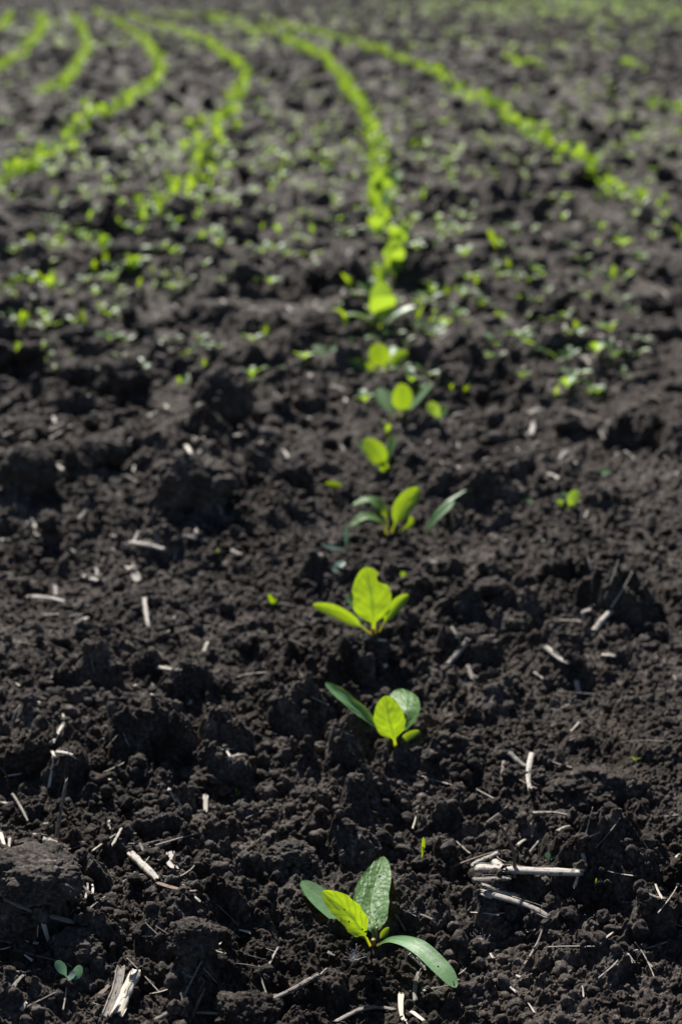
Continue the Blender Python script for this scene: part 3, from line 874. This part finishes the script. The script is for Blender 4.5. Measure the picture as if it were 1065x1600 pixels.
weed_px((40, 766), [([(40, 764, 0), (34, 760, .0), (24, 755, .002)], (0, -.5, .85), .007), ([(41, 764, -.002), (50, 763, -.006), (40, 768, -.010)], (0, -.5, .85), .007)], "tiny blue green weed in front of the left edge clod", BLUE)
weed_px((592, 1258 - 20), [([(592, 1240, 0), (591, 1236, 0)], (0, -.9, .2), .001)], "speck of yellow grass on soil below the second seedling", GRAS) if False else None
for base, tip, wd, lab in [((370, 1246), (368, 1231), .0016, "tiny yellow green grass tip left of the small blurred straw"), ((658, 1340), (661, 1308), .0028, "short green shoot on a red stem behind the front seedling"), ((929, 1392), (931, 1372), .0019, "lone bright green grass tip right of the thick straw"), ((338, 876), (340, 858), .0036, "short green grass shoot among straw on the left"), ((426, 948), (420, 928), .0050, "small bright green shoot left of the third seedling"), ((630, 905), (627, 893), .006, "small yellow leaf tip right of the third seedling's broad leaf"), ((992, 1188), (984, 1182), .0018, "thin green blade lying on the mounded clod at right"), ((775, 388), (762, 358), .013, "single yellow green blade right of the central row far back"), ((957, 438), (957, 414), .010, "single upright yellow green blade at the far right"), ((900, 520), (897, 500), .009, "small yellow green blade on bare soil on the right")]:
    weed_px(base, [([(base[0], base[1], 0), ((base[0] + tip[0]) / 2 + 1, (base[1] + tip[1]) / 2, 0), (tip[0], tip[1], .001)], (.2, -.95,   .2), wd * .7), ([(base[0] + 1, base[1], 0), (base[0] + 3, (base[1] * .6 + tip[1] * .4), 0), (base[0] * 1.6 - tip[0] * .6 + 4, base[1] * .45 + tip[1] * .55, -.001)], (-.3, -.8, .4), wd * .5)], lab, GRAS, name="grass_shoot", cat="shoot")

# ------------------------------------------------------------------ straw and chaff
def straw(pts, wpx, label, kind="split", mat=None, lift=0.3, group=None, ground_pts=None, tall=False):
    """straw lying on the soil through photograph points; wpx = width there in photograph pixels"""
    if ground_pts is None:
        P = np.array([gnd(*p) for p in pts])
    else: P = np.array(ground_pts)
    dist = np.linalg.norm(P.mean(0) - np.array([0, 0, HCAM]))
    r = 0.5 * wpx / FPX * dist
    if tall:                                         # stands up: second point is in the air above the first
        g = P[0]; P = np.array([at(a, b, g[1] + 0.004 * i) for i, (a, b) in enumerate(pts)]); P[0] = g - np.array([0, 0, .004])
    else:
        t = np.linspace(0, 1, 9)
        idx = np.linspace(0, len(P) - 1, 9)
        q = np.array([[np.interp(s, range(len(P)), P[:, k]) for k in range(3)] for s in idx])
        hz = hq(q[:, 0], q[:, 1])
        if len(P) == 2:
            A = np.vstack([t, 1 - t]).T
            co = np.linalg.lstsq(A, hz, rcond=None)[0]
            over = np.quantile(hz - A @ co, 0.92)
            P[0, 2] = co[1] + over + r * lift; P[1, 2] = co[0] + over + r * lift
        else:
            zl = np.polyfit(idx, hz, 1); over = np.quantile(hz - np.polyval(zl, idx), 0.85)
            P[:, 2] = np.polyval(zl, np.arange(len(P))) + over + r * lift
    c = P.mean(0); sd = abs(hash(label)) % 9999 if False else sum(map(ord, label)) + int(wpx * 10 + pts[0][0])
    if len(P) == 2:
        r_ = np.random.default_rng(sd); L_ = np.linalg.norm(P[1] - P[0])
        bend = r_.normal(size=3) * 0.025 * L_
        P = np.array([P[0], P[0] * .67 + P[1] * .33 + bend * .8, P[0] * .33 + P[1] * .67 + bend, P[1]])
    P = P - c
    L_ = np.linalg.norm(P[-1] - P[0])
    m_ = Mb()
    if kind == "tube": m_.add(*tube(P, r, r * .8, 26, 12, sd, 0.6, ragged=min(.2 * L_, 4 * r), ridge=.12))
    elif kind == "split": m_.add(*tube(P, r * 1.05, r * .85, 26, 9, sd, 0.75, arc=3.3, ragged=min(.3 * L_, 5 * r), ridge=.08))
    elif kind == "open":
        m_.add(*tube(P, r * 1.05, r * .9, 26, 9, sd, -0.7, arc=2.9, ragged=min(.3 * L_, 5 * r), ridge=.08))
    else:                                            # flat chip with a torn outline
        m_.add(*tube(P, r, r * .7, 12, 7, sd, 0.35, arc=2.2, ragged=min(.4 * L_, 3 * r), ridge=.12))
    if kind in ("tube", "split", "open") and wpx > 6:   # frayed fibres along the straw
        r_ = np.random.default_rng(sd + 5); Sx = spline(P, 20); ax = norm(P[-1] - P[0])
        for _ in range(int(r_.integers(2, 5))):
            i0 = int(r_.integers(0, 11)); seg = Sx[[i0, i0 + 4, i0 + 8]] + r_.normal(size=3) * r * .5 + np.array([0, 0, r * .5])
            rf = min(r, .0012); seg[2] += r_.normal(size=3) * rf * 1.2 + ax * rf * r_.uniform(-2, 4)
            m_.add(*tube(seg, rf * .18, rf * .06, 7, 4, int(r_.integers(999)), 0.7))
    nm = "straw_chip" if kind == "chip" else "straw"
    o = m_.build(nm, mat or STRAW, None, c)
    tag(o, label, "chaff" if kind == "chip" else "straw", group)
    return o
S_ = straw
S_([(202, 1330), (250, 1382)], 13, "pale grooved straw lying diagonally left of the front seedling")
S_([(736, 1388), (912, 1379)], 17, "longest thick grey straw right of the front seedling, split at its left end", "tube")
S_([(735, 1402), (800, 1395)], 12, "frayed grey strip under the left end of the thick straw", "split", STRAW_D)
S_([(745, 1408), (862, 1438)], 11, "pale long straw just below the thick straw")
S_([(748, 1405), (812, 1420)], 8, "short pale strip stuck along the long straw below the thick straw")
S_([(768, 1348), (790, 1384)], 15, "stubby pale straw leaning on the thick straw from behind", "tube")
S_([(733, 1360), (780, 1337)], 11, "round cut straw pointing up right, behind the thick straw", "tube")
S_([(828, 1277), (888, 1273)], 6, "thin level straw on the right above the standing dark stem", "tube")
S_([(830, 1186), (827, 1256)], 9, "pale straw pointing straight away, far side of the scattered straws", "tube")
S_([(795, 1176), (822, 1200)], 9, "short straw meeting the pale straw that points away", "tube")
S_([(786, 1192), (783, 1230)], 5, "thin dull straw left of the pale straw that points away", "chip", STRAW_D)
S_([(830, 1283), (832, 1312)], 7, "short dull straw just below the thin level straw", "chip", STRAW_D)
S_([(806, 1325), (826, 1296)], 5, "thin straw sloping behind the standing dark stem", "tube")
S_([(868, 1302), (892, 1292)], 8, "flat buff chip right of the thin level straw", "chip")
S_([(825, 1332), (845, 1310)], 4, "very thin straw right of the standing dark stem", "tube", STRAW_D)
S_([(1000, 1408), (1038, 1445)], 6, "slanting thin straw near the right edge of the foreground", "tube", STRAW_D)
S_([(985, 1493), (1042, 1477)], 4, "thin dull straw in the lower right beside a hollow", "tube", STRAW_D)
S_([(8, 1466), (60, 1452), (122, 1438)], 10, "long grey twig with dark bark in the left foreground", "tube", STRAW_D)
S_([(48, 1434), (60, 1448)], 9, "white chip above the long grey twig", "chip", CHAFF)
S_([(63, 1460), (78, 1476)], 11, "cream chip below the long grey twig", "chip", CHAFF)
S_([(164, 1604), (190, 1520)], 16, "left one of two broken hollow stalks at the bottom edge", "open", STRAW_D, 2.2)
S_([(182, 1606), (215, 1530)], 19, "right and paler one of two broken hollow stalks at the bottom edge", "split", CHAFF, 1.8)
S_([(286, 1550), (290, 1604)], 11, "flat grey straw standing at the bottom edge left of the soil lump", "chip", STRAW_D, tall=False)
S_([(627, 1552), (633, 1604)], 10, "white straw end pointing at the viewer below the front seedling", "chip", CHAFF)
S_([(520, 1598), (560, 1580), (590, 1571), (622, 1574)], 9, "knobbly grey root at the bottom edge below the front seedling", "tube", STRAW_D)
S_([(640, 1582), (665, 1596)], 8, "pale chip right of the knobbly grey root", "chip", CHAFF)
S_([(413, 1566), (500, 1527)], 10, "half buried dull straw below left of the front seedling", "split", STRAW_D)
S_([(245, 1386), (310, 1416)], 11, "dark brown leaf blade below the pale grooved straw", "chip", STRAW_B)
S_([(86, 1318), (95, 1270), (106, 1214)], 7, "dark grey stem standing up on the left", "tube", STRAW_D, tall=True)
S_([(94, 1330), (91, 1290)], 3, "thin brown stem standing beside the dark grey stem", "tube", STRAW_B, tall=True)
S_([(66, 1313), (92, 1330)], 13, "pale knotted straw node at the foot of the dark grey stem", "tube")
S_([(90, 1338), (136, 1324)], 14, "brown husk strip right of the pale straw node", "open", STRAW_B)
S_([(80, 1340), (84, 1366)], 8, "white chip pointing down below the pale straw node", "chip", CHAFF)
S_([(80, 1172), (84, 1158), (102, 1138)], 7, "bent pale straw, upper piece, in the left middle", "tube")
S_([(79, 1172), (84, 1196)], 6, "short white straw hanging below the bent pale straw", "chip", CHAFF)
S_([(88, 1186), (118, 1213)], 8, "straight pale straw below the bent pale straw on the left", "tube")
S_([(152, 1148), (164, 1152)], 9, "white flake right of the bent pale straw", "chip", CHAFF)
S_([(0, 1256), (23, 1252)], 6, "short white straw cut by the left edge", "chip", CHAFF)
S_([(0, 1300), (9, 1338)], 8, "steep white straw at the left edge", "chip", CHAFF)
S_([(16, 1312), (11, 1340)], 5, "thin straw crossing the steep white straw at the left edge", "tube")
S_([(0, 1340), (46, 1345)], 5, "level grey straw at the left edge above the broad clod", "tube", STRAW_D)
S_([(20, 1246), (46, 1296)], 4, "thin grey straw slanting down near the left edge", "tube", STRAW_D)
S_([(262, 1241), (300, 1278)], 7, "slim straw slanting down right, above the pale grooved straw", "tube")
S_([(228, 1331), (305, 1309)], 4, "very thin long straw right of the pale grooved straw", "tube", STRAW_D)
S_([(321, 1244), (322, 1272)], 11, "blurred upright pale chip right of the slim straw", "chip")
S_([(268, 1336), (276, 1366)], 14, "pinkish buff husk right of the pale grooved straw", "chip")
S_([(170, 1284), (172, 1300)], 6, "white chip standing beside the small round clod", "chip", CHAFF)
S_([(130, 1428), (150, 1415), (177, 1393)], 4, "curved thin twig above the long grey twig", "tube", STRAW_D)
S_([(284, 1512), (303, 1532)], 4, "thin straw left of the bottom soil lump", "tube", STRAW_D)
S_([(318, 1519), (340, 1535)], 4, "thin pale straw above the bottom soil lump", "tube")
S_([(240, 1598), (286, 1580)], 9, "grey blade at the bottom edge between stalks and lump", "split", STRAW_D)
S_([(305, 1585), (346, 1583)], 5, "thin pale straw touching the bottom soil lump", "tube")
S_([(298, 1594), (324, 1572)], 8, "brown orange strip under the thin pale straw at the bottom", "chip", STRAW_B)
S_([(0, 1408), (37, 1421)], 9, "grey pointed straw at the left edge of the broad clod", "tube", STRAW_D)
S_([(5, 1521), (50, 1520)], 4, "thin level pale straw in the lower left corner", "tube")
S_([(20, 1546), (42, 1525)], 8, "short dull straw under the thin level straw at lower left", "chip", STRAW_D)
S_([(148, 1562), (172, 1540)], 10, "brownish flat chip left of the broken hollow stalks", "chip", STRAW_B)
S_([(33, 1582), (43, 1566)], 9, "white torn flake in the bottom left corner", "chip", CHAFF)
S_([(218, 1464), (236, 1464)], 5, "white splinter in the dark hollow on the left", "chip", CHAFF)
S_([(520, 1404), (632, 1390)], 9, "straw lying behind the front seedling's leaves", "tube", STRAW, -4.0)
S_([(655, 1522), (648, 1566)], 8, "grey stalk under the drooping seed leaf of the front seedling", "tube", STRAW_D)
S_([(638, 1497), (668, 1515)], 7, "pale straw under the drooping seed leaf, left of the grey stalk", "tube")
S_([(616, 1435), (634, 1456)], 4, "thin twig right of the front seedling's upright leaf", "tube", STRAW_D)
S_([(803, 1378), (803, 1340), (797, 1318), (780, 1288)], 6, "dark reddish stem standing behind the thick straw", "tube", STRAW_B, tall=True)
S_([(705, 1362), (795, 1325)], 4, "long thin twig running behind the stubby straw", "tube", STRAW_B)
S_([(912, 1322), (938, 1315)], 5, "thin straw pair on the right, upper one", "tube", STRAW_D)
S_([(908, 1338), (917, 1357)], 7, "small buff chip on the right above the lone grass tip", "chip")
S_([(245, 1032), (283, 1068)], 9, "straight pale straw slanting right in the left middle", "tube")
S_([(293, 1070), (300, 1098)], 9, "short pale straw at the lower end of the slanting straw", "chip")
S_([(226, 1060), (243, 1075)], 6, "little straw left of the slanting straw", "chip")
S_([(226, 936), (233, 987)], 9, "pale straw pointing away, left of the third seedling", "chip")
S_([(42, 932), (105, 944)], 10, "level pale straw near the left edge, with a short one above it", "tube")
S_([(86, 914), (88, 934)], 6, "short dull straw above the level pale straw on the left", "tube", STRAW_D)
S_([(128, 904), (166, 912)], 9, "short level straw with rounded ends in the left middle", "tube")
S_([(149, 890), (151, 906)], 6, "dull straw standing on the short level straw", "tube", STRAW_D)
S_([(203, 868), (262, 879)], 10, "pale level straw right of the short level straw", "tube")
S_([(244, 842), (249, 870)], 7, "dull straw pointing away above the pale level straw", "tube", STRAW_D)
S_([(200, 884), (215, 912)], 13, "curled husk hanging below the pale level straw", "open")
S_([(284, 838), (324, 847)], 9, "pale straw beside a tiny pale weed in the left middle", "tube")
S_([(306, 822), (308, 842)], 6, "dull stub above the pale straw beside a tiny weed", "tube", STRAW_D)
S_([(50, 820), (66, 848)], 14, "curled pale husk near the left edge of the middle", "open")
S_([(0, 848), (16, 850)], 8, "pale straw end cut by the left edge in the middle", "tube")
S_([(352, 857), (380, 869)], 8, "buff chip right of a short grass shoot", "chip")
S_([(115, 976), (140, 970)], 10, "buff straw chip in the left middle below the level straws", "chip")
S_([(318, 1022), (325, 1003)], 8, "small white chip right of the slanting straw", "chip", CHAFF)
S_([(850, 1019), (888, 1058)], 9, "straight pale straw slanting right in the right middle", "tube")
S_([(898, 1060), (906, 1090)], 9, "short pale straw at the lower end of the right middle slanting straw", "chip")
S_([(833, 1050), (849, 1064)], 6, "little straw left of the right middle slanting straw", "chip")
S_([(926, 991), (955, 963)], 11, "fat pale straw leaning up right near the right edge", "tube")
S_([(908, 969), (923, 964)], 10, "short pale stub left of the fat pale straw", "tube")
S_([(939, 1027), (964, 1023)], 8, "level stub below the fat pale straw", "tube")
S_([(695, 1042), (731, 1021)], 10, "pale straw sloping up right of the second seedling", "tube")
S_([(730, 1040), (738, 1066)], 9, "dull straw below the pale straw right of the second seedling", "chip", STRAW_D)
S_([(703, 1010), (721, 1010)], 6, "small white chip above the sloping straw on the right", "chip", CHAFF)
S_([(563, 1018), (606, 1009)], 8, "white curved flake at the foot of the third seedling", "chip", CHAFF)
S_([(600, 1040), (604, 1046)], 9, "white speck below the third seedling", "chip", CHAFF)
S_([(540, 469), (592, 478)], 12, "pale straw lying left of the bright central seedlings far back", "tube")
S_([(510, 1494), (524, 1500)], 9, "flat grey seed hull left of the front seedling's foot", "chip", STRAW_D)
S_([(500, 1520), (512, 1512)], 4, "short thin straw left of the seed hull", "tube", STRAW_D)
S_([(670, 880), (690, 882)], 8, "buff level chip right of the third seedling", "chip")
S_([(825, 685), (832, 660)], 11, "pale upright chip on bare soil in the right middle distance", "chip")
S_([(288, 700), (298, 716)], 8, "white chip in front of the rough clods on the left", "chip", CHAFF)
# unnamed small bits, spread
zone_txt = [("left foreground", 0, 430, 1180, 1600, 80), ("right foreground", 640, 1065, 1180, 1600, 50), ("left middle ground", 0, 520, 700, 1180, 84), ("right middle ground", 640, 1065, 600, 1180, 50), ("far blurred field", 0, 1065, 150, 600, 30)]
for wh, x0, x1, y0, y1, n in zone_txt:
    for _ in range(n):
        px, py = rng.uniform(x0, x1), rng.uniform(y0, y1)
        a = rng.uniform(0, 3.14); g = gnd(px, py)
        ln = rng.uniform(.003, .016) * (1.6 if py < 600 else 1); 
        g2 = g + np.array([math.cos(a), math.sin(a), 0]) * ln
        wpx = rng.uniform(.0006, .0020) * (1.6 if py < 600 else 1) * FPX / math.hypot(g[1], HCAM)
        straw([(px, py), (px, py)], wpx, "small bit of chaff lying loose in the " + wh, "chip", [STRAW, STRAW, STRAW_D, CHAFF][rng.integers(4)], 1.3, "bits of chaff in the " + wh, ground_pts=[g, g2]) if rng.random() < .62 else straw([(px, py), (px, py)], wpx * .62, "very thin loose straw fibre lying in the " + wh, "tube", [STRAW, STRAW, STRAW_D, CHAFF, STRAW_B][rng.integers(5)], 1.5, "thin fibres in the " + wh, ground_pts=[g, g + (g2 - g) * 1.9])

mb = Mb()
for _ in range(420):
    px, py = rng.uniform(-60, 1125), rng.uniform(20, 760) ** 1.0
    g = gnd(px, py); a = rng.uniform(0, 3.14); l = rng.uniform(.004, .012) * (0.8 + 0.25 * min(g[1], 4)); d = np.array([math.cos(a), math.sin(a), rng.uniform(-.3, .5)]) * l
    mb.add(*tube([g + [0, 0, .002], g + d * .5 + [0, 0, .003], g + d + [0, 0, .002]], l * .16, l * .1, 5, 5, int(rng.integers(9999)), 0.5, arc=2.2))
tag(mb.build("chaff_litter", STRAW), "pale specks of chopped straw glinting all over the blurred field", "chaff", kind="stuff")

# ------------------------------------------------------------------ white seed fluff
def fluff(px, py, label, n, ln, spread, seed):
    g = gnd(px, py); r_ = np.random.default_rng(seed); m_ = Mb()
    for _ in range(n):
        d = norm(np.array([r_.normal() * spread, r_.normal() * spread - .2, 1.0]))
        l = ln * r_.uniform(.5, 1.0); b = r_.normal(size=3) * .15 * l
        m_.add(*tube([np.zeros(3), d * l * .5 + b * .5, d * l + b], .00005, .00003, 6, 4))
    tag(m_.build("seed_fluff", FLUFF, None, g + np.array([0, 0, .001])), label, "seed fluff")
fluff(552, 1502, "tuft of white seed fluff at the left foot of the front seedling", 22, .008, .7, 1)
fluff(755, 1478, "small fan of white fluff on soil below the long straw", 14, .008, .4, 2)
fluff(642, 1428, "wisp of white fluff right of the front seedling's upright leaf", 9, .006, .8, 3)
